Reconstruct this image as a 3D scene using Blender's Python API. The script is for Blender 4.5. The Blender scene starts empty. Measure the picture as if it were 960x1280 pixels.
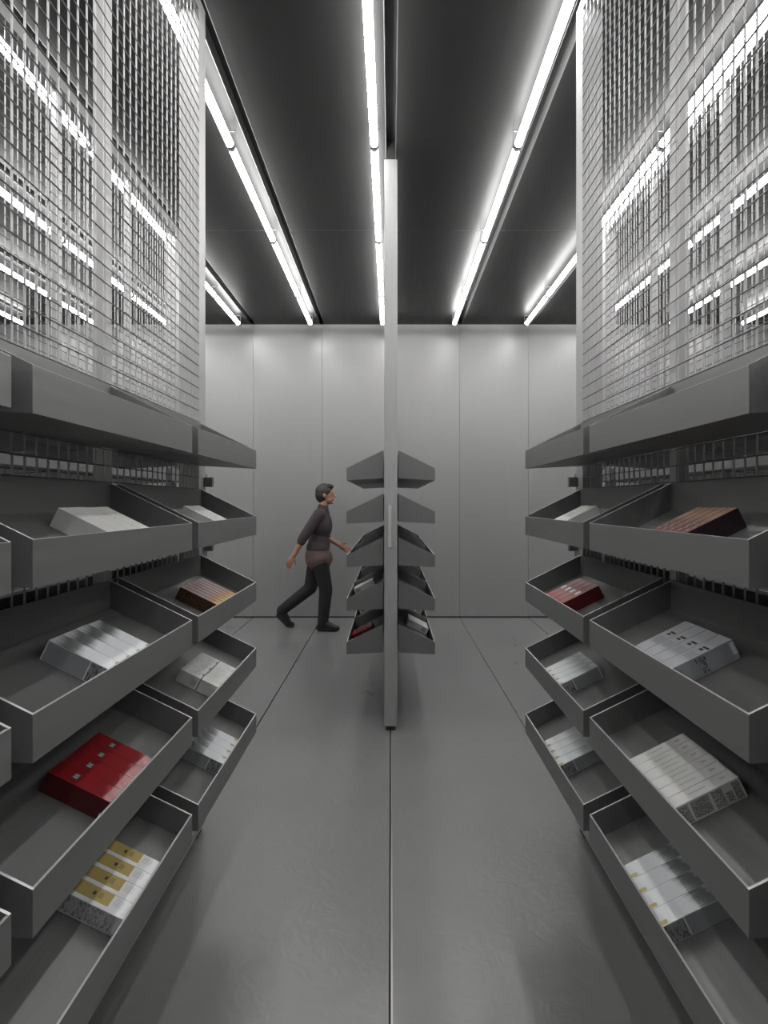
import bpy, bmesh, math, random
from mathutils import Vector, Matrix
random.seed(7)
S = bpy.context.scene
C = S.collection
PI = math.pi

# ------------------------------------------------------------------ materials
def mat(name, col, rough=0.5, metal=0.0, spec=0.5, coat=0.0):
    m = bpy.data.materials.new(name); m.use_nodes = True
    b = m.node_tree.nodes['Principled BSDF']
    c = col if isinstance(col, (tuple, list)) else (col, col, col)
    b.inputs['Base Color'].default_value = (*c[:3], 1)
    b.inputs['Roughness'].default_value = rough
    b.inputs['Metallic'].default_value = metal
    b.inputs['Specular IOR Level'].default_value = spec
    b.inputs['Coat Weight'].default_value = coat
    return m

def N(m, t, **kw):
    n = m.node_tree.nodes.new(t)
    for k, v in kw.items(): setattr(n, k, v)
    return n

def LK(m, a, b): m.node_tree.links.new(a, b)

def bsdf(m): return m.node_tree.nodes['Principled BSDF']

def ramp(m, src, stops):
    r = N(m, 'ShaderNodeValToRGB')
    while len(r.color_ramp.elements) < len(stops): r.color_ramp.elements.new(0.5)
    for e, (p, c) in zip(r.color_ramp.elements, stops):
        e.position = p
        e.color = (*c, 1) if isinstance(c, (tuple, list)) else (c, c, c, 1)
    LK(m, src, r.inputs['Fac'])
    return r.outputs['Color']

def mapped(m, scale, kind='Object'):
    tc = N(m, 'ShaderNodeTexCoord'); mp = N(m, 'ShaderNodeMapping')
    mp.inputs['Scale'].default_value = scale
    LK(m, tc.outputs[kind], mp.inputs['Vector'])
    return mp.outputs['Vector']

def noise(m, vec, scale, detail=4, rough=0.6, dist=0.0):
    n = N(m, 'ShaderNodeTexNoise')
    n.inputs['Scale'].default_value = scale; n.inputs['Detail'].default_value = detail
    n.inputs['Roughness'].default_value = rough; n.inputs['Distortion'].default_value = dist
    LK(m, vec, n.inputs['Vector'])
    return n.outputs['Fac']

def brushed(name, lo, hi, rough, metal, scale=(6, 6, 60), bump=0.02, rspan=0.08):
    m = mat(name, lo, rough, metal)
    f = noise(m, mapped(m, scale), 3.0, 5)
    LK(m, ramp(m, f, [(0.3, lo), (0.7, hi)]), bsdf(m).inputs['Base Color'])
    LK(m, ramp(m, f, [(0.3, rough - rspan), (0.7, rough + rspan)]), bsdf(m).inputs['Roughness'])
    if bump:
        bp = N(m, 'ShaderNodeBump'); bp.inputs['Strength'].default_value = bump
        LK(m, f, bp.inputs['Height']); LK(m, bp.outputs['Normal'], bsdf(m).inputs['Normal'])
    return m

M = {}
M['tray'] = brushed('brushed_tray_steel', 0.168, 0.195, 0.38, 0.45, (40, 3, 40), 0.015)
M['frame'] = brushed('satin_frame_metal', 0.34, 0.38, 0.45, 0.35, (30, 30, 3), 0.01)
M['wire'] = mat('galvanised_wire', 0.38, 0.4, 0.5)
M['wire_shaded'] = mat('shaded_level_wire', 0.105, 0.45, 0.4)  # same wire, with the shade of its underside put into the colour
M['wall'] = brushed('satin_wall_panel', 0.275, 0.285, 0.36, 0.25, (9, 9, 0.5), 0.003, 0.04)
M['darkwall'] = mat('dark_panel', 0.03, 0.5)
M['gap'] = mat('dark_gap', 0.02, 0.8)
M['ceiling'] = brushed('dark_ceiling_panel', 0.021, 0.024, 0.42, 0.0, (10, 0.8, 10), 0.006, 0.05)
bsdf(M['ceiling']).inputs['Specular IOR Level'].default_value = 0.14
M['ceilseam'] = mat('ceiling_seam', 0.3, 0.4, 0.3)  # pale strip stands in for the highlight on the bevelled panel edges
M['track'] = mat('dark_track_metal', 0.05, 0.45, 0.4)
M['trackwall'] = mat('lit_track_wall_metal', 0.16, 0.45, 0.4)  # paler than the channel top: tube light painted into the wall colour
M['edge'] = mat('steel_slot_edge', 0.5, 0.35, 0.7)
M['clip'] = mat('lamp_clip_grey', 0.16, 0.45, 0.1)
M['rim'] = mat('lit_cut_steel_rim', 0.6, 0.4, 0.3)
M['pull'] = mat('brushed_pull_bar', 0.55, 0.35, 0.4)
M['black'] = mat('black_rubber', 0.015, 0.6)

def floor_material():
    m = mat('polished_concrete', 0.15, 0.3, 0.0, 0.8, 0.25)
    bsdf(m).inputs['Coat Roughness'].default_value = 0.22
    v = mapped(m, (1, 1, 1))
    a = noise(m, v, 1.3, 5, 0.55, 0.3)
    b = noise(m, mapped(m, (60, 9, 1)), 1.0, 5, 0.7)
    c = noise(m, mapped(m, (9, 60, 1)), 1.0, 5, 0.7)
    s1 = N(m, 'ShaderNodeMath', operation='ADD'); LK(m, b, s1.inputs[0]); LK(m, c, s1.inputs[1])
    mx = N(m, 'ShaderNodeMath', operation='MULTIPLY_ADD'); LK(m, s1.outputs[0], mx.inputs[0]); mx.inputs[1].default_value = 0.22
    LK(m, a, mx.inputs[2])
    LK(m, ramp(m, mx.outputs[0], [(0.3, 0.16), (1.0, 0.22)]), bsdf(m).inputs['Base Color'])
    LK(m, ramp(m, mx.outputs[0], [(0.3, 0.24), (1.0, 0.36)]), bsdf(m).inputs['Roughness'])
    # swirled trowel scratches
    wv = N(m, 'ShaderNodeTexNoise'); wv.inputs['Scale'].default_value = 9; wv.inputs['Detail'].default_value = 6
    wv.inputs['Distortion'].default_value = 3
    LK(m, v, wv.inputs['Vector'])
    bp = N(m, 'ShaderNodeBump'); bp.inputs['Strength'].default_value = 0.11; bp.inputs['Distance'].default_value = 0.02
    LK(m, wv.outputs['Fac'], bp.inputs['Height']); LK(m, bp.outputs['Normal'], bsdf(m).inputs['Normal'])
    return m
M['floor'] = floor_material()

def emit(name, strength):
    m = bpy.data.materials.new(name); m.use_nodes = True
    nt = m.node_tree; nt.nodes.remove(nt.nodes['Principled BSDF'])
    e = nt.nodes.new('ShaderNodeEmission'); e.inputs['Strength'].default_value = strength
    e.inputs['Color'].default_value = (1.0, 0.99, 0.975, 1)
    nt.links.new(e.outputs[0], nt.nodes['Material Output'].inputs['Surface'])
    return m
M['tube'] = emit('lit_tube', 33.0)
M['tube_outer'] = emit('lit_tube_dimmed', 30.0)

# ------------------------------------------------------------------ mesh helpers
def box(bm, x0, x1, y0, y1, z0, z1, mi=0):
    vs = [bm.verts.new((x, y, z)) for x in (x0, x1) for y in (y0, y1) for z in (z0, z1)]
    for q in ((0, 1, 3, 2), (4, 6, 7, 5), (0, 4, 5, 1), (2, 3, 7, 6), (0, 2, 6, 4), (1, 5, 7, 3)):
        f = bm.faces.new([vs[i] for i in q]); f.material_index = mi
    return vs

def prism(bm, poly, y0, y1, mi=0):
    """poly: list of (x, z); extruded along y."""
    a = [bm.verts.new((x, y0, z)) for x, z in poly]
    b = [bm.verts.new((x, y1, z)) for x, z in poly]
    n = len(poly)
    for f in (bm.faces.new(a), bm.faces.new(b[::-1])): f.material_index = mi
    for i in range(n):
        f = bm.faces.new((a[i], b[i], b[(i + 1) % n], a[(i + 1) % n])); f.material_index = mi

def tube(bm, p, q, r0, r1=None, seg=8, mi=0, cap=True, smooth=True):
    r1 = r0 if r1 is None else r1
    p, q = Vector(p), Vector(q); d = (q - p).normalized()
    u = d.orthogonal().normalized(); w = d.cross(u)
    A, B = [], []
    for i in range(seg):
        a = 2 * PI * i / seg; o = u * math.cos(a) + w * math.sin(a)
        A.append(bm.verts.new(p + o * r0)); B.append(bm.verts.new(q + o * r1))
    for i in range(seg):
        f = bm.faces.new((A[i], A[(i + 1) % seg], B[(i + 1) % seg], B[i])); f.smooth = smooth; f.material_index = mi
    if cap:
        f = bm.faces.new(A[::-1]); f.material_index = mi
        f = bm.faces.new(B); f.material_index = mi

def ball(bm, c, r, seg=16, rings=10, rot=None):
    r = (r, r, r) if not isinstance(r, (tuple, list)) else r
    mt = Matrix.Translation(c) @ (rot or Matrix.Identity(4)) @ Matrix.Diagonal((*r, 1))
    g = bmesh.ops.create_uvsphere(bm, u_segments=seg, v_segments=rings, radius=1.0, matrix=mt)
    for v in g['verts']:
        for f in v.link_faces: f.smooth = True

def capsule(bm, p, q, r0, r1):
    tube(bm, p, q, r0, r1, 14); ball(bm, p, r0, 14, 8); ball(bm, q, r1, 14, 8)

def mesh_of(name, bm, mats):
    bmesh.ops.recalc_face_normals(bm, faces=bm.faces)
    me = bpy.data.meshes.new(name); bm.to_mesh(me); bm.free()
    for m in mats: me.materials.append(M[m] if isinstance(m, str) else m)
    return me

def put(name, me, parent=None, loc=(0, 0, 0), rot=(0, 0, 0), bevel=0):
    o = bpy.data.objects.new(name, me); C.objects.link(o)
    o.location = loc; o.rotation_euler = rot
    if parent: o.parent = parent
    if bevel:
        b = o.modifiers.new('edge', 'BEVEL'); b.width = bevel; b.segments = 2; b.limit_method = 'ANGLE'
    return o

def obj(name, bm, mats, parent=None, loc=(0, 0, 0), rot=(0, 0, 0), bevel=0):
    return put(name, mesh_of(name, bm, mats), parent, loc, rot, bevel)

def tag(o, label, cat, group=None):
    o['label'] = label; o['category'] = cat
    if group: o['group'] = group
    return o

def struct(o): o['kind'] = 'structure'; return o

def empty(name, loc, rot=(0, 0, 0)):
    o = bpy.data.objects.new(name, None); C.objects.link(o)
    o.location = loc; o.rotation_euler = rot; o.empty_display_size = 0.1
    return o

# ------------------------------------------------------------------ dimensions
FPX = 690.0
EYE = 1.45
PITCH = 0.865
WALL_Y, BACK_Y = 6.95, -3.0
HALF = 5.0
CEIL = 3.69
AX = [k * PITCH for k in range(-5, 6)]          # rack axes: floor slots and ceiling channels

# ------------------------------------------------------------------ floor with guide slots
bm = bmesh.new()
edges = [-HALF] + [a for a in AX if abs(a) < HALF - 0.1] + [HALF]
hs = 0.006
for i in range(len(edges) - 1):
    x0 = edges[i] + (hs if i else 0); x1 = edges[i + 1] - (hs if i < len(edges) - 2 else 0)
    box(bm, x0, x1, BACK_Y, WALL_Y, -0.06, 0.0)
struct(obj('floor', bm, ['floor']))
n = 0
for a in AX:
    if abs(a) > HALF - 0.1: continue
    n += 1
    bm = bmesh.new()
    box(bm, a - hs, a, BACK_Y, WALL_Y, -0.06, -0.02, 0)
    box(bm, a, a + hs, BACK_Y, WALL_Y, -0.06, -0.008, 1)
    box(bm, a + hs - 0.002, a + hs, BACK_Y, WALL_Y, -0.025, 0.0004, 1)
    struct(obj('trim_%d' % n, bm, ['gap', 'edge']))

# ------------------------------------------------------------------ ceiling panels with recessed channels
CW, CD = 0.034, 0.085
bm = bmesh.new()
seams = [BACK_Y, -2.65, -0.25, 2.15, 4.55, WALL_Y]
for i in range(len(edges) - 1):
    x0 = edges[i] + (CW if i else 0); x1 = edges[i + 1] - (CW if i < len(edges) - 2 else 0)
    for j in range(len(seams) - 1):
        y0 = seams[j] + (0.003 if j else 0); y1 = seams[j + 1] - (0.003 if j < len(seams) - 2 else 0)
        box(bm, x0, x1, y0, y1, CEIL, CEIL + 0.05, 0)
    for sy in seams[1:-1]:
        box(bm, x0, x1, sy - 0.003, sy + 0.003, CEIL + 0.0015, CEIL + 0.05, 1)
box(bm, -HALF, HALF, BACK_Y, WALL_Y, CEIL + CD, CEIL + CD + 0.05, 0)
struct(obj('ceiling', bm, ['ceiling', 'ceilseam']))
for a in AX:
    if abs(a) > HALF - 0.1: continue
    n += 1
    bm = bmesh.new()
    for s in (-1, 1):
        x = a + s * CW
        box(bm, min(x, x - s * 0.004), max(x, x - s * 0.004), BACK_Y, WALL_Y, CEIL - 0.001, CEIL + CD - 0.004, 1)
    box(bm, a - CW, a + CW, BACK_Y, WALL_Y, CEIL + CD - 0.004, CEIL + CD, 0)
    struct(obj('trim_%d' % n, bm, ['track', 'trackwall']))

# ------------------------------------------------------------------ walls of tall metal panels
def panel_wall(name, along, fixed, lo, hi, step_at, sign, mt='wall'):
    """panels standing on a dark shadow gap; along = 'x' or 'y'"""
    bm = bmesh.new()
    cuts = [lo] + [c for c in step_at if lo + 0.05 < c < hi - 0.05] + [hi]
    for i in range(len(cuts) - 1):
        a = cuts[i] + (0.0018 if i else 0); b = cuts[i + 1] - (0.0018 if i < len(cuts) - 2 else 0)
        f0, f1 = sorted((fixed, fixed + sign * 0.03))
        if along == 'x': box(bm, a, b, f0, f1, 0.016, CEIL, 0)
        else: box(bm, f0, f1, a, b, 0.016, CEIL, 0)
    f0, f1 = sorted((fixed + sign * 0.012, fixed + sign * 0.1))
    if along == 'x': box(bm, lo, hi, f0, f1, -0.06, CEIL + CD + 0.05, 1)
    else: box(bm, f0, f1, lo, hi, -0.06, CEIL + CD + 0.05, 1)
    return struct(obj(name, bm, [mt, 'gap']))
panel_wall('wall_back', 'x', WALL_Y, -HALF, HALF, AX, 1)
panel_wall('wall_front', 'x', BACK_Y, -HALF, HALF, AX, -1)
ys = [WALL_Y - k * PITCH for k in range(1, 12)][::-1]
panel_wall('wall_left', 'y', -HALF, BACK_Y, WALL_Y, ys, -1)
panel_wall('wall_right', 'y', HALF, BACK_Y, WALL_Y, ys, 1)

# ------------------------------------------------------------------ rows of fluorescent tubes
TZ = 3.60
joints = [6.65, 5.73, 4.53, 3.33, 2.13, 0.93, -0.27, -1.47, -2.67]
place = {-5: 'sixth row left of the centre, nearest the left wall', -4: 'far left, fifth row from the middle',
         -3: 'fourth row on the left', -2: 'crossing above the second rack on the left',
         -1: 'beside the dark track above the left rack', 0: 'beside the dark track above the middle rack',
         1: 'beside the dark track above the right rack', 2: 'beyond the right rack, second on the right',
         3: 'third row on the right, seen through the mesh', 4: 'fourth row on the right, seen through the mesh',
         5: 'nearest the right wall'}
lamp_meshes = None
def tube_mesh(length, m):
    bm = bmesh.new()
    tube(bm, (0, 0.019, 0), (0, length - 0.019, 0), 0.022, seg=16, cap=True)
    return mesh_of('tube', bm, [m])
def joint_mesh():
    bm = bmesh.new()
    tube(bm, (0, -0.02, 0), (0, 0.02, 0), 0.0235, seg=18)
    return mesh_of('end_cap', bm, ['clip'])
def clip_mesh():
    bm = bmesh.new()
    box(bm, -0.026, 0.026, -0.004, 0.004, CEIL - TZ - 0.003, CEIL - TZ)
    for s in (-1, 1):
        box(bm, s * 0.026 - 0.0012, s * 0.026 + 0.0012, -0.006, 0.006, -0.004, CEIL - TZ)
    for i in range(8):
        a0, a1 = PI + PI * i / 8, PI + PI * (i + 1) / 8
        prism(bm, [(0.0272 * math.cos(a0), 0.0272 * math.sin(a0) - 0.004), (0.0272 * math.cos(a1), 0.0272 * math.sin(a1) - 0.004),
                   (0.0226 * math.cos(a1), 0.0226 * math.sin(a1) - 0.004), (0.0226 * math.cos(a0), 0.0226 * math.sin(a0) - 0.004)], -0.006, 0.006)
    return mesh_of('clip', bm, ['clip'])
TM = {m: (tube_mesh(0.92, m), tube_mesh(1.2, m)) for m in ('tube', 'tube_outer')}
JM, KM = joint_mesh(), clip_mesh()
for k in range(-5, 6):
    X = -0.1 + k * PITCH
    if abs(X) > HALF - 0.1: continue
    r = empty('tube_light', (X, 0, TZ))
    tag(r, 'long row of white tube lamps, ' + place[k], 'ceiling light', 'rows of tube lamps under the ceiling')
    for i in range(len(joints) - 1):
        put('tube', TM['tube' if abs(k) < 3 else 'tube_outer'][0 if i == 0 else 1], r, (0, joints[i + 1], 0))
    for j in joints:
        put('end_cap', JM, r, (0, j, 0))
        put('clip', KM, r, (0, j + (0.035 if j == joints[-1] else -0.035 if j == joints[0] else 0.0), 0))

# ------------------------------------------------------------------ display racks
PW = 0.083                       # end post
EP = 1.164                       # end post centres from the rack's middle
TL, TG = 0.715, 0.05             # tray length and gap
TX0, TX1 = 0.049, 0.2875         # tray back and front, from the rack's axis
SL = 0.49
TH = math.atan(SL)
LIP = 0.078
def zft(k): return 1.672 - 0.2825 * (k - 1)     # top of the front lip, row 1 (top) .. 5
TT = 0.005
def tray_mesh(s):
    bm = bmesh.new()
    X = lambda x: s * x
    zb = -LIP
    ztop_back = SL * (TX1 - TX0)
    def pr(poly, y0, y1): prism(bm, [(X(x), z) for x, z in poly], y0, y1)
    side = [(TX1, 0), (TX1, zb), (TX0, zb + 0.012), (TX0, ztop_back)]
    pr(side, 0, TT); pr(side, TL - TT, TL)
    pr([(TX1, 0), (TX1, zb), (TX1 - TT, zb), (TX1 - TT, 0)], TT, TL - TT)                                          # front lip
    pr([(TX0, ztop_back), (TX0, zb + 0.012), (TX0 + 0.004, zb + 0.012), (TX0 + 0.004, ztop_back)], TT, TL - TT)    # back plate
    zf = lambda x: zb + SL * (TX1 - x)
    xa, xb = TX1 - TT, TX0 + 0.004
    pr([(xa, zf(xa)), (xb, zf(xb)), (xb, zf(xb) - 0.003), (xa - 0.006, zf(xa - 0.006) - 0.003)], TT, TL - TT)     # sloping floor
    pr([(TX1 - TT, zb), (TX0 + 0.004, zb + 0.012), (TX0 + 0.004, zb + 0.0145), (TX1 - TT, zb + 0.0025)], TT, TL - TT)  # underside
    # bare cut edge of the rim, colour paled further for light from above
    re = 0.0004
    for y0, y1 in ((0, TT), (TL - TT, TL)):
        pr([(TX1, re), (TX1, 0), (TX0, ztop_back), (TX0, ztop_back + re)], y0, y1)
    pr([(TX1, re), (TX1, 0), (TX1 - TT, 0), (TX1 - TT, re)], TT, TL - TT)
    bm.faces.ensure_lookup_table()
    for f in bm.faces[-16:]: f.material_index = 1
    return mesh_of('tray', bm, ['tray', 'rim'])
TRAY = {s: tray_mesh(s) for s in (-1, 1)}
def hook_mesh(s):
    bm = bmesh.new()
    x0, x1 = sorted((s * 0.043, s * 0.079))
    box(bm, x0, x1, -0.012, 0.012, 0, 0.042)
    return mesh_of('hook', bm, ['tray'])
HOOK = {s: hook_mesh(s) for s in (-1, 1)}

def wire_mesh(s, y0, y1, z0, z1):
    """welded mesh on one face of the rack: upright wires behind, level wires in front"""
    bm = bmesh.new()
    x = s * 0.0375
    w = y1 - y0; nv = int(round(w / 0.0415)); nh = int(round((z1 - z0) / 0.048))
    for i in range(1, nv):
        y = y0 + w * i / nv
        tube(bm, (x, y, z0), (x, y, z1), 0.0027, seg=6, cap=False)
    for j in range(1, nh):
        z = z0 + (z1 - z0) * j / nh
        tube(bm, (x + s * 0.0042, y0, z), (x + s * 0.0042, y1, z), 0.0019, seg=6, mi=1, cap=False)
    return mesh_of('mesh_panel', bm, ['wire', 'wire_shaded'])
mids = (-TL / 2 - TG / 2, TL / 2 + TG / 2)
bays = [(-EP + PW / 2, mids[0]), (mids[0], mids[1]), (mids[1], EP - PW / 2)]
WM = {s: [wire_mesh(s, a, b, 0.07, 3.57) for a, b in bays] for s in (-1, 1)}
def boxm(name, m, *a):
    bm = bmesh.new(); box(bm, *a); return mesh_of(name, bm, [m])
POST = boxm('post', 'frame', -PW / 2, PW / 2, -PW / 2, PW / 2, 0.03, 3.626)
def small_post(s):
    x0, x1 = sorted((s * 0.0328, s * -0.005))
    return boxm('upright', 'frame', x0, x1, -0.019, 0.019, 0.07, 3.57)
UPR = {s: small_post(s) for s in (-1, 1)}
TOPR = boxm('top_rail', 'frame', -PW / 2, PW / 2, -EP + PW / 2, EP - PW / 2, 3.57, 3.626)
BOTR = boxm('bottom_rail', 'frame', -PW / 2, PW / 2, -EP + PW / 2, EP - PW / 2, 0.03, 0.07)
FOOT = boxm('guide_foot', 'black', -0.028, 0.028, -0.03, 0.03, 0.0, 0.03)
RUN = boxm('runner', 'black', -0.024, 0.024, -0.03, 0.03, 3.626, CEIL + 0.06)
bm = bmesh.new()
box(bm, -0.011, 0.011, -0.080, -0.066, 1.165, 1.43)
for z in (1.175, 1.40): box(bm, -0.006, 0.006, -0.066, -0.037, z, z + 0.02)
HANDLE = mesh_of('handle', bm, ['pull'])

tray_y = [EP - PW / 2 - TL - i * (TL + TG) for i in range(3)]      # far, middle, near: start of each tray
def rack(X, yc, s_mesh, label, handle=False, hooks=None, trays=True, sides=(-1, 1)):
    r = empty('display_rack', (X, yc, 0))
    tag(r, label, 'display rack', 'tall mesh racks hung from ceiling tracks')
    for y in (-EP, EP):
        put('post', POST, r, (0, y, 0), bevel=0.002)
        put('guide_foot', FOOT, r, (0, y, 0)); put('runner', RUN, r, (0, y, 0))
    for y in mids: put('upright', UPR[s_mesh], r, (0, y, 0), bevel=0.0015)
    put('top_rail', TOPR, r, bevel=0.002); put('bottom_rail', BOTR, r, bevel=0.002)
    for w in WM[s_mesh]: put('mesh_panel', w, r)
    if handle:
        put('handle', HANDLE, r, (-0.006, -EP - 0.0035, 0), bevel=0.003)
    for s in sides:
        for k in range(1, 6):
            for i, y in enumerate(tray_y):
                t = put('tray', TRAY[s], r, (0, y, zft(k)))
                if hooks == s and i == 0 and k > 1:
                    put('hook', HOOK[s], t, (0, TL + 0.0695, SL * (TX1 - TX0) + 0.012))
    return r
YS = 1.2475
rack(-PITCH, YS, 1, 'grey steel rack with tall mesh back and five rows of trays, left of the aisle', hooks=1)
rack(PITCH, YS, -1, 'grey steel rack with tall mesh back and five rows of trays, right of the aisle', hooks=-1)
rack(0, 3.5 + PW / 2 + EP, 1, 'narrow end-on rack in the middle with pull handle and trays both sides', handle=True)
rack(-2 * PITCH, 3.215, 1, 'mesh rack standing behind the left rack, seen through its wires')
rack(2 * PITCH, 3.215, -1, 'mesh rack standing behind the right rack, seen through its wires')
rack(-3 * PITCH, YS, 1, 'mesh rack third from the middle on the left, glimpsed through two meshes')
rack(3 * PITCH, YS, -1, 'mesh rack third from the middle on the right, glimpsed through two meshes')

# ------------------------------------------------------------------ cartons
def printed(name, base, ink, rough=0.45, scale=(260, 60, 60), lo=0.5, hi=0.56):
    """rows of tiny unreadable print"""
    m = mat(name, base, rough)
    v = mapped(m, scale)
    f = noise(m, v, 1.0, 3, 0.7)
    LK(m, ramp(m, f, [(lo, base), (hi, ink)]), bsdf(m).inputs['Base Color'])
    return m
def hairy(name, stops, rough=0.3, wob=0.25, L=0.185):
    """a printed sweep of hair running along the carton"""
    m = mat(name, 0.5, rough)
    tc = N(m, 'ShaderNodeTexCoord'); sp = N(m, 'ShaderNodeSeparateXYZ'); LK(m, tc.outputs['Object'], sp.inputs[0])
    st = noise(m, mapped(m, (12, 420, 1)), 1.0, 3)
    a = N(m, 'ShaderNodeMath', operation='MULTIPLY_ADD'); LK(m, sp.outputs['X'], a.inputs[0]); a.inputs[1].default_value = 1 / L; a.inputs[2].default_value = 0.5 - wob * 0.5
    b = N(m, 'ShaderNodeMath', operation='MULTIPLY_ADD'); LK(m, sp.outputs['Y'], b.inputs[0]); b.inputs[1].default_value = 2.2; LK(m, a.outputs[0], b.inputs[2])
    c = N(m, 'ShaderNodeMath', operation='MULTIPLY_ADD'); LK(m, st, c.inputs[0]); c.inputs[1].default_value = wob; LK(m, b.outputs[0], c.inputs[2])
    LK(m, ramp(m, c.outputs[0], stops), bsdf(m).inputs['Base Color'])
    return m
W1 = (0.72, 0.74, 0.76)
M['white'] = mat('white_card', (0.70, 0.71, 0.72), 0.4)
M['offwhite'] = mat('off_white_card', (0.60, 0.60, 0.585), 0.5)
M['greycard'] = mat('grey_card', (0.36, 0.37, 0.385), 0.35)
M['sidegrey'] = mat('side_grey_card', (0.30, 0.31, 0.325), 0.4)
M['hair_print'] = hairy('silver_hair_print', [(0.06, (0.55, 0.57, 0.6)), (0.2, (0.12, 0.125, 0.13)), (0.33, (0.2, 0.21, 0.215)), (0.45, W1), (0.8, W1), (0.88, (0.5, 0.52, 0.53))])
M['ash_print'] = hairy('ash_hair_print', [(0.06, (0.5, 0.52, 0.54)), (0.2, (0.3, 0.31, 0.32)), (0.36, (0.48, 0.5, 0.51)), (0.5, W1), (0.8, W1), (0.88, (0.62, 0.64, 0.65))])
M['gold'] = mat('gold_foil', (0.42, 0.34, 0.11), 0.4, 0.3)
M['goldpanel'] = mat('gold_panel', (0.40, 0.30, 0.09), 0.45)
M['ink'] = mat('black_ink', 0.02, 0.5)
M['greyink'] = mat('grey_ink', 0.42, 0.5)
M['text_dark'] = printed('dense_print', (0.50, 0.51, 0.51), (0.2, 0.2, 0.2), scale=(260, 60, 90))
M['text_grey'] = printed('grey_print', (0.30, 0.305, 0.31), (0.04, 0.04, 0.042), scale=(420, 60, 110))
M['text_dense'] = printed('paragraph_print', (0.52, 0.52, 0.5), (0.05, 0.05, 0.05), scale=(900, 60, 260), lo=0.46, hi=0.54)
M['red'] = mat('red_gloss_card', (0.21, 0.011, 0.015), 0.22, 0, 0.5)
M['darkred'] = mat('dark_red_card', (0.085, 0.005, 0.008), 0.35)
M['silver'] = mat('silver_foil', (0.55, 0.55, 0.55), 0.3, 0.5)
M['sweep'] = hairy('white_sweep_print', [(0.0, (0.75, 0.6, 0.62)), (0.5, (0.8, 0.78, 0.78)), (0.95, (0.3, 0.03, 0.04))], 0.25, 0.6, 0.06)
M['copper'] = hairy('copper_print', [(0.0, (0.6, 0.38, 0.18)), (0.07, (0.42, 0.28, 0.2)), (0.14, (0.27, 0.2, 0.195)), (0.5, (0.29, 0.215, 0.21)), (0.66, (0.3, 0.17, 0.08)), (0.8, (0.42, 0.22, 0.08)), (1, (0.3, 0.13, 0.04))], 0.3, 0.1)
M['yellow'] = mat('yellow_print', (0.62, 0.45, 0.05), 0.45)
M['brown_text'] = printed('gold_print_on_brown', (0.020, 0.011, 0.008), (0.17, 0.075, 0.022), scale=(300, 60, 160), lo=0.5, hi=0.62)
M['redhair'] = hairy('auburn_hair_print', [(0.0, (0.45, 0.28, 0.27)), (0.3, (0.16, 0.03, 0.03)), (0.55, (0.36, 0.16, 0.15)), (0.8, (0.25, 0.045, 0.045)), (1, (0.4, 0.16, 0.15))], 0.3, 0.6)
M['chestnut'] = hairy('chestnut_hair_print', [(0.0, (0.45, 0.27, 0.17)), (0.3, (0.38, 0.25, 0.2)), (0.55, (0.24, 0.14, 0.125)), (0.75, (0.2, 0.09, 0.08)), (0.85, (0.4, 0.22, 0.14)), (1, (0.3, 0.14, 0.09))], 0.3, 0.4)
M['plum'] = printed('plum_side_print', (0.018, 0.009, 0.014), (0.045, 0.02, 0.032), scale=(500, 60, 120), lo=0.48, hi=0.56)

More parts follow.
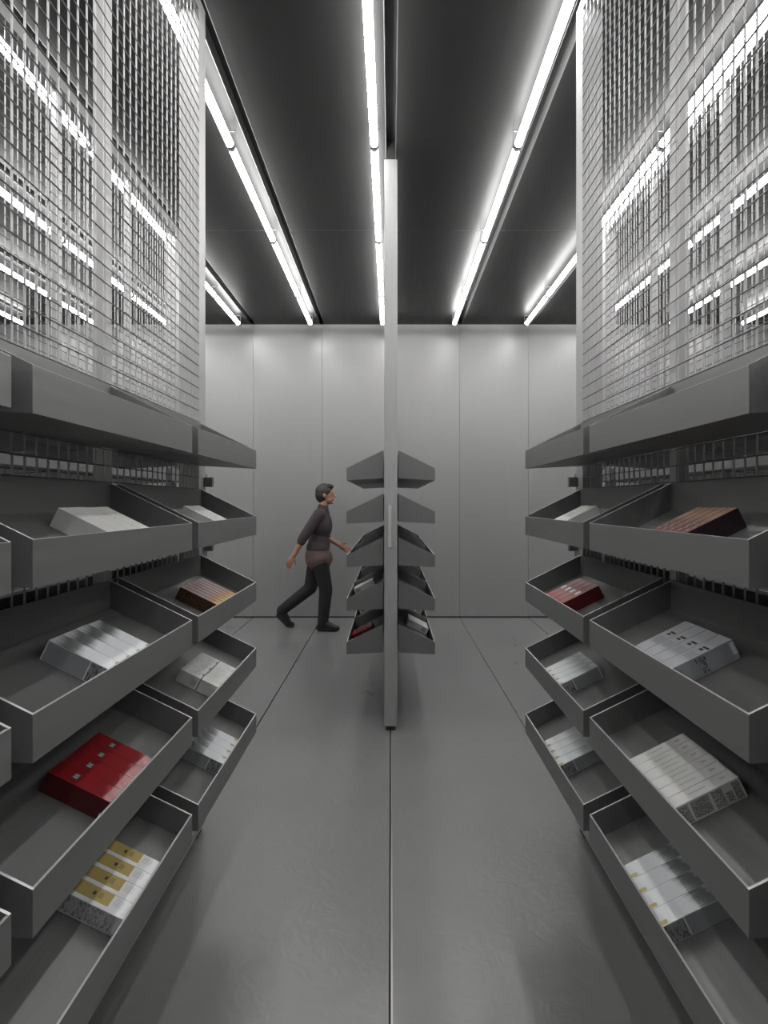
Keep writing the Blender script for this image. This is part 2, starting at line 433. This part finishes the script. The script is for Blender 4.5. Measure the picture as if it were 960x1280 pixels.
CH = 0.045
def carton(style, L, W, H=CH):
    """x runs from the back end (-) to the lip end (+); y across; z up. Prints are thin raised panels."""
    bm = bmesh.new(); ms = []
    def mi(n):
        if n not in ms: ms.append(n)
        return ms.index(n)
    e = 0.0003
    w = W - 0.0012
    def body(n): box(bm, -L / 2, L / 2, -w / 2, w / 2, 0, H, mi(n))
    def top(n, u0, u1, v0=0.0, v1=1.0, lift=1):
        box(bm, -L / 2 + u0 * L, -L / 2 + u1 * L, -w / 2 + v0 * w, -w / 2 + v1 * w, H, H + e * lift, mi(n))
    def both(n, u0, u1, h0, h1, lift=1):
        for s in (-1, 1):
            y0, y1 = sorted((s * w / 2, s * (w / 2 + e * lift)))
            box(bm, -L / 2 + u0 * L, -L / 2 + u1 * L, y0, y1, h0 * H, h1 * H, mi(n))
    def sym(n, u0, u1, a, b, lift=1):
        """a top print near the face that looks at the viewer from either side"""
        top(n, u0, u1, a, b, lift)
    if style in ('hair', 'ash'):
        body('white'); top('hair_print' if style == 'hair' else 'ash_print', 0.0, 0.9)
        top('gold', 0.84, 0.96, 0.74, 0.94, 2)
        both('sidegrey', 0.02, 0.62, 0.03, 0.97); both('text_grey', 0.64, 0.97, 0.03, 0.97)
    elif style == 'red':
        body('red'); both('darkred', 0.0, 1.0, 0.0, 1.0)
        top('ink', 0.27, 0.36, 0.3, 0.72, 1); top('silver', 0.285, 0.345, 0.37, 0.5, 2); top('silver', 0.285, 0.345, 0.54, 0.66, 2)
        # curved pale sweep near the lip end
        for i in range(7):
            t0, t1 = i / 7, (i + 1) / 7
            u = 0.72 + 0.2 * t0; top('sweep', u, u + 0.065, 0.9 - 0.8 * t1 ** 0.7, 0.9 - 0.8 * t0 ** 0.7 + 0.06, 1)
        both('offwhite', 0.84, 0.95, 0.05, 0.34, 2)
    elif style == 'gold':
        body('white'); top('goldpanel', 0.12, 0.66, 0.24, 1.0)
        top('ink', 0.38, 0.42, 0.52, 0.72, 2)
        for i in range(3): top('ink', 0.47 + i * 0.022, 0.478 + i * 0.022, 0.45, 0.8, 2)
        for i in range(5): top('greyink', 0.71 + i * 0.03, 0.718 + i * 0.03, 0.4, 0.86)
        both('text_dark', 0.03, 0.86, 0.06, 0.96); both('greyink', 0.55, 0.97, 0.05, 0.14, 2)
    elif style == 'grey':
        body('greycard')
        for i in range(2): top('ink', 0.30 + 0.055 * i, 0.335 + 0.055 * i, 0.42, 0.9 - 0.2 * i, 2)
        top('sidegrey', 0.46, 0.6, 0.25, 0.85)
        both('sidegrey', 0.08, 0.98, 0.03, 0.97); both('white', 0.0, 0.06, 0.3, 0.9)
        both('text_grey', 0.42, 0.56, 0.1, 0.9, 2)
    elif style == 'text':
        body('offwhite')
        top('greyink', 0.12, 0.2, 0.35, 0.55); top('greyink', 0.4, 0.66, 0.42, 0.5)
        for i, (u0, u1) in enumerate(((0.03, 0.13), (0.15, 0.24), (0.27, 0.42), (0.46, 0.72), (0.75, 0.96))):
            both('text_dense', u0, u1, 0.1 if i % 2 else 0.05, 0.92 if i != 1 else 0.6)
    elif style == 'plain':
        body('offwhite')
        for i in range(3): top('greyink', 0.2 + 0.08 * i, 0.21 + 0.08 * i, 0.3, 0.8)
        both('sidegrey', 0.7, 0.9, 0.2, 0.8)
    elif style == 'short':
        body('offwhite')
        for i in range(10):      # pale printed ring
            a = 2 * PI * i / 10; u, v = 0.68 + 0.12 * math.cos(a), 0.5 + 0.17 * math.sin(a)
            top('greyink', u - 0.03, u + 0.03, v - 0.03, v + 0.03)
        top('ink', 0.93, 0.985, 0.42, 0.62, 2)
        both('greyink', 0.66, 0.92, 0.25, 0.75)
    elif style == 'copper':
        body('brown_text'); top('copper', 0.0, 1.0, 0.06, 0.94)
        top('yellow', 0.93, 0.975, 0.3, 0.8, 2); top('yellow', 0.83, 0.86, 0.35, 0.7, 2)
    elif style == 'auburn':
        body('darkred'); top('redhair', 0.0, 1.0, 0.02, 0.98)
        top('white', 0.36, 0.50, 0.1, 0.55, 2)
    elif style == 'chestnut':
        body('plum'); top('chestnut', 0.0, 1.0, 0.02, 0.98)
        for u, v in ((0.5, 0.3), (0.56, 0.62), (0.64, 0.35), (0.46, 0.7)):
            top('silver', u, u + 0.05, v, v + 0.16, 2)
    return mesh_of('carton', bm, ms)

ORD = ['nearest', 'second', 'third', 'fourth', 'fifth', 'sixth', 'seventh']
NUM = {1: 'one', 2: 'two', 3: 'three', 4: 'four', 5: 'five', 6: 'six', 7: 'seven'}
ROW = {2: 'second-row', 3: 'third-row', 4: 'fourth-row', 5: 'bottom'}
LOOK = {'hair': 'gold-tabbed white carton', 'ash': 'gold-tabbed pale carton', 'red': 'glossy red carton',
        'gold': 'white carton with gold panel', 'grey': 'grey black-lettered carton', 'text': 'off-white carton with dense print',
        'plain': 'plain pale carton', 'short': 'short off-white carton', 'copper': 'slim brown-and-gold carton',
        'auburn': 'dark red streaked carton', 'chestnut': 'dark plum brown-topped carton'}
def stack(style, rackX, s, k, y0, n, W, where, L=0.163, gap_front=0.0, tag_extra='', grp=None):
    """a row of n cartons side by side on the sloping floor of one tray; s = side of the rack the tray hangs on"""
    me = carton(style, L, W)
    for i in range(n):
        front = TX1 - TT - 0.0022 - CH * math.sin(TH) - gap_front            # top edge of the lip end touches the lip
        c, sn = math.cos(TH), math.sin(TH)
        zf = zft(k) - LIP + SL * (TX1 - front)
        cx = front - c * L / 2; cz = zf + sn * L / 2 + 0.0006
        j = random.uniform(-0.0022, 0.0005) if not gap_front else 0
        ob = put('carton', me, None, (rackX + s * (cx + j * c), y0 + W * (i + 0.5), cz - j * sn + 0.0002),
                 (0, TH, 0) if s > 0 else (0, TH, PI), bevel=0.0006)
        o = ORD[i] if i < n - 1 or n == 1 else 'farthest'
        if n == 1: lab = '%s alone in %s' % (LOOK[style], where)
        else: lab = '%s, %s%s of %s in %s' % (LOOK[style], tag_extra, o, NUM[n], where)
        tag(ob, lab, 'carton', grp or ('cartons in ' + where))
def wh(side, col, k): return "%s rack's %s %s tray" % (side, col, ROW[k])
LX, RX = -PITCH, PITCH
stack('plain', LX, 1, 2, 1.215, 4, 0.053, wh('left', 'nearer', 2))
stack('hair', LX, 1, 3, 1.18, 4, 0.0515, wh('left', 'nearer', 3))
stack('red', LX, 1, 4, 1.18, 4, 0.0515, wh('left', 'nearer', 4))
stack('gold', LX, 1, 5, 1.225, 4, 0.0495, wh('left', 'nearer', 5))
stack('plain', LX, 1, 2, 1.95, 3, 0.053, wh('left', 'farther', 2))
stack('copper', LX, 1, 3, 1.92, 7, 0.0335, wh('left', 'farther', 3))
stack('short', LX, 1, 4, 1.915, 3, 0.073, wh('left', 'farther', 4), L=0.079, tag_extra='lip-side ')
stack('short', LX, 1, 4, 1.915, 3, 0.073, wh('left', 'farther', 4), L=0.077, gap_front=0.0755, tag_extra='back-row ')
stack('hair', LX, 1, 5, 1.955, 4, 0.0505, wh('left', 'farther', 5))
stack('chestnut', RX, -1, 2, 1.165, 5, 0.031, wh('right', 'nearer', 2))
stack('grey', RX, -1, 3, 1.185, 4, 0.0465, wh('right', 'nearer', 3))
stack('text', RX, -1, 4, 1.16, 6, 0.037, wh('right', 'nearer', 4))
stack('hair', RX, -1, 5, 1.205, 4, 0.051, wh('right', 'nearer', 5))
stack('plain', RX, -1, 2, 1.96, 4, 0.038, wh('right', 'farther', 2))
stack('auburn', RX, -1, 3, 1.945, 4, 0.051, wh('right', 'farther', 3))
stack('ash', RX, -1, 4, 1.945, 4, 0.048, wh('right', 'farther', 4))
stack('ash', RX, -1, 5, 1.94, 4, 0.0505, wh('right', 'farther', 5))
stack('red', 0, -1, 5, 3.84, 3, 0.0515, "middle rack's left bottom tray")
stack('plain', 0, -1, 4, 4.11, 3, 0.05, "middle rack's left fourth-row tray")
stack('plain', 0, 1, 5, 4.06, 4, 0.05, "middle rack's right bottom tray")
stack('plain', 0, 1, 5, 4.78, 3, 0.05, "middle rack's second right bottom tray")
stack('plain', 0, -1, 5, 4.78, 3, 0.05, "middle rack's second left bottom tray")

# ------------------------------------------------------------------ person walking along the far wall
M['skin'] = mat('skin', (0.36, 0.19, 0.125), 0.5)
M['hairdark'] = brushed('dark_hair', (0.012, 0.010, 0.010), (0.03, 0.024, 0.022), 0.5, 0, (60, 60, 8), 0.2)
M['jumper'] = brushed('dark_plum_jumper', (0.040, 0.030, 0.033), (0.055, 0.042, 0.046), 0.85, 0, (90, 90, 90), 0.15)
M['shirt'] = brushed('dusty_mauve_shirt', (0.11, 0.07, 0.066), (0.14, 0.09, 0.085), 0.8, 0, (60, 60, 60), 0.1)
M['trousers'] = brushed('black_trousers', (0.008, 0.009, 0.011), (0.014, 0.015, 0.018), 0.8, 0, (90, 90, 30), 0.1)
M['shoe'] = mat('black_shoe_leather', 0.012, 0.35)
M['eye'] = mat('eye_dark', 0.02, 0.2)
M['lip'] = mat('lip', (0.28, 0.10, 0.08), 0.45)
def fused(name, bm, m, parent, voxel, it=6, fac=0.5):
    """one continuous skin around overlapping volumes"""
    bmesh.ops.recalc_face_normals(bm, faces=bm.faces)
    me = bpy.data.meshes.new('raw'); bm.to_mesh(me); bm.free()
    t = bpy.data.objects.new('raw', me); C.objects.link(t)
    r = t.modifiers.new('r', 'REMESH'); r.mode = 'VOXEL'; r.voxel_size = voxel; r.use_smooth_shade = True
    sm = t.modifiers.new('s', 'SMOOTH'); sm.iterations = it; sm.factor = fac
    dg = bpy.context.evaluated_depsgraph_get(); dg.update()
    out = bpy.data.meshes.new_from_object(t.evaluated_get(dg)); out.name = name
    bpy.data.objects.remove(t); bpy.data.meshes.remove(me)
    out.materials.clear(); out.materials.append(M[m])
    for p in out.polygons: p.use_smooth = True
    return put(name, out, parent)
P = empty('person', (-0.83, 6.30, 0))
tag(P, 'person in dark jumper and black trousers walking past the far panelled wall', 'person')
hipR, kneeR, ankR = (0.02, -0.085, 0.83), (0.10, -0.09, 0.47), (0.065, -0.09, 0.09)
hipL, kneeL, ankL = (-0.02, 0.085, 0.83), (-0.10, 0.09, 0.46), (-0.43, 0.09, 0.20)
shR, elR, wrR = (0.03, -0.165, 1.315), (-0.13, -0.215, 1.07), (-0.24, -0.215, 0.865)
shL, elL, wrL = (0.05, 0.165, 1.315), (0.03, 0.215, 1.06), (0.22, 0.185, 0.955)
V = Vector
bm = bmesh.new()
# trunk, neck, head
capsule(bm, (0, -0.06, 0.87), (0, 0.06, 0.87), 0.105, 0.105)
ball(bm, (0.01, 0, 1.0), (0.10, 0.135, 0.16)); ball(bm, (0.03, 0, 1.2), (0.11, 0.15, 0.16))
capsule(bm, shR, shL, 0.05, 0.05)
capsule(bm, (0.045, 0, 1.33), (0.07, 0, 1.46), 0.056, 0.05)
ball(bm, (0.085, 0, 1.555), (0.098, 0.075, 0.098)); ball(bm, (0.118, 0, 1.49), (0.062, 0.055, 0.062))
ball(bm, (0.163, 0, 1.447), (0.022, 0.024, 0.018))
capsule(bm, (0.172, 0, 1.56), (0.196, 0, 1.517), 0.010, 0.014)
for s in (-1, 1): ball(bm, (0.078, s * 0.074, 1.535), (0.02, 0.011, 0.032))
# limbs
for a, b, c in ((hipR, kneeR, ankR), (hipL, kneeL, ankL)):
    capsule(bm, a, b, 0.078, 0.052); capsule(bm, b, c, 0.05, 0.035)
for sh, el, wr in ((shR, elR, wrR), (shL, elL, wrL)):
    capsule(bm, sh, el, 0.048, 0.038); capsule(bm, el, wr, 0.037, 0.026)
# feet inside the shoes
capsule(bm, ankR, (0.20, -0.09, 0.035), 0.034, 0.026); capsule(bm, ankL, (-0.335, 0.09, 0.045), 0.034, 0.026)
def hand(wr, el, side, curl):
    w, e = V(wr), V(el); d = (w - e).normalized()
    lat = V((0, side, 0)); lat = (lat - d * lat.dot(d)).normalized()
    fwd = d.cross(lat); fwd = fwd if fwd.x > 0 else -fwd                 # thumb side (forwards)
    palm = w + d * 0.055
    rot = Matrix((fwd, lat, d)).transposed().to_4x4()
    ball(bm, palm, (0.038, 0.016, 0.052), rot=rot)
    for i, (off, ln) in enumerate(((0.028, 0.068), (0.010, 0.078), (-0.009, 0.072), (-0.027, 0.056))):
        k0 = w + d * 0.092 + fwd * off
        d1 = (d - lat * curl * 0.5).normalized(); d2 = (d - lat * curl * 1.3).normalized()
        k1 = k0 + d1 * ln * 0.5; k2 = k1 + d2 * ln * 0.5
        capsule(bm, palm + fwd * off * 0.8, k0, 0.010, 0.0088)
        capsule(bm, k0, k1, 0.0088, 0.0080); capsule(bm, k1, k2, 0.0080, 0.0068)
    t0 = w + d * 0.035 + fwd * 0.028; t1 = t0 + (d * 0.6 + fwd * 0.7 - lat * 0.2).normalized() * 0.036
    t2 = t1 + (d * 0.95 + fwd * 0.25 - lat * 0.25).normalized() * 0.028
    capsule(bm, t0, t1, 0.0115, 0.0095); capsule(bm, t1, t2, 0.0095, 0.0075)
hand(wrR, elR, -1, 0.6); hand(wrL, elL, 1, 0.6)
fused('body', bm, 'skin', P, 0.0055, 4)
# jumper with sleeves to the elbows
bm = bmesh.new()
ball(bm, (0.012, 0, 0.99), (0.128, 0.163, 0.17)); ball(bm, (0.03, 0, 1.19), (0.135, 0.178, 0.185))
capsule(bm, (0.0, -0.06, 0.93), (0.0, 0.06, 0.93), 0.128, 0.128)
capsule(bm, shR, shL, 0.067, 0.067); capsule(bm, (0.045, 0, 1.30), (0.055, 0, 1.385), 0.082, 0.066)
for sh, el, wr in ((shR, elR, wrR), (shL, elL, wrL)):
    q = V(el) + (V(wr) - V(el)) * 0.25
    capsule(bm, sh, el, 0.066, 0.054); capsule(bm, el, q, 0.054, 0.05)
fused('jumper', bm, 'jumper', P, 0.009, 5)
bm = bmesh.new()
capsule(bm, (-0.002, -0.055, 0.86), (-0.002, 0.055, 0.86), 0.14, 0.14)
ball(bm, (0.010, 0, 0.815), (0.158, 0.205, 0.15))
fused('shirt', bm, 'shirt', P, 0.009, 5)
bm = bmesh.new()
capsule(bm, (0, -0.06, 0.85), (0, 0.06, 0.85), 0.122, 0.122)
for a, b, c, f in ((hipR, kneeR, ankR, 1.0), (hipL, kneeL, ankL, 1.0)):
    q = V(b) + (V(c) - V(b)) * f
    capsule(bm, a, b, 0.104, 0.076); capsule(bm, b, q, 0.076, 0.062)
fused('trousers', bm, 'trousers', P, 0.009, 5)
for nm, a, heel, ball_, toe in (('shoe', ankR, (0.03, -0.09, 0.045), (0.17, -0.09, 0.04), (0.225, -0.09, 0.034)),
                                ('shoe', ankL, (-0.455, 0.09, 0.145), (-0.36, 0.09, 0.05), (-0.315, 0.09, 0.036))):
    bm = bmesh.new()
    capsule(bm, heel, ball_, 0.044, 0.042); capsule(bm, ball_, toe, 0.042, 0.033); capsule(bm, a, heel, 0.046, 0.043)
    capsule(bm, a, ball_, 0.05, 0.043)
    fused(nm, bm, 'shoe', P, 0.006, 3)
bm = bmesh.new()      # short dark hair over crown, back and sides
ball(bm, (0.070, 0, 1.572), (0.104, 0.086, 0.098)); ball(bm, (0.045, 0, 1.535), (0.08, 0.083, 0.095))
ball(bm, (0.12, 0, 1.632), (0.062, 0.066, 0.032))
fused('hair', bm, 'hairdark', P, 0.006, 3)
for s in (-1, 1):
    bm = bmesh.new(); ball(bm, (0.164, s * 0.030, 1.555), (0.008, 0.012, 0.007)); obj('eye', bm, ['eye'], P)
bm = bmesh.new(); ball(bm, (0.178, 0, 1.482), (0.007, 0.02, 0.006)); obj('mouth', bm, ['lip'], P)

# ------------------------------------------------------------------ world, camera, view
w = bpy.data.worlds.new('room'); S.world = w; w.use_nodes = True
w.node_tree.nodes['Background'].inputs['Color'].default_value = (0, 0, 0, 1)
cam = bpy.data.cameras.new('camera'); co = bpy.data.objects.new('camera', cam); C.objects.link(co)
co.location = (0, 0, EYE); co.rotation_euler = (PI / 2, 0, 0)
cam.sensor_fit = 'HORIZONTAL'; cam.sensor_width = 36.0; cam.lens = FPX / 960 * 36
cam.shift_x = (480 - 488.5) / 960; cam.shift_y = (628 - 640) / 960
cam.clip_start = 0.02
S.camera = co
S.view_settings.view_transform = 'Standard'; S.view_settings.look = 'None'
S.view_settings.gamma = 1.0; S.view_settings.use_curve_mapping = False
S.view_settings.exposure = 0.0
S.cycles.use_denoising = True
S.cycles.max_bounces = 8; S.cycles.diffuse_bounces = 4
S.cycles.sample_clamp_indirect = 4.0
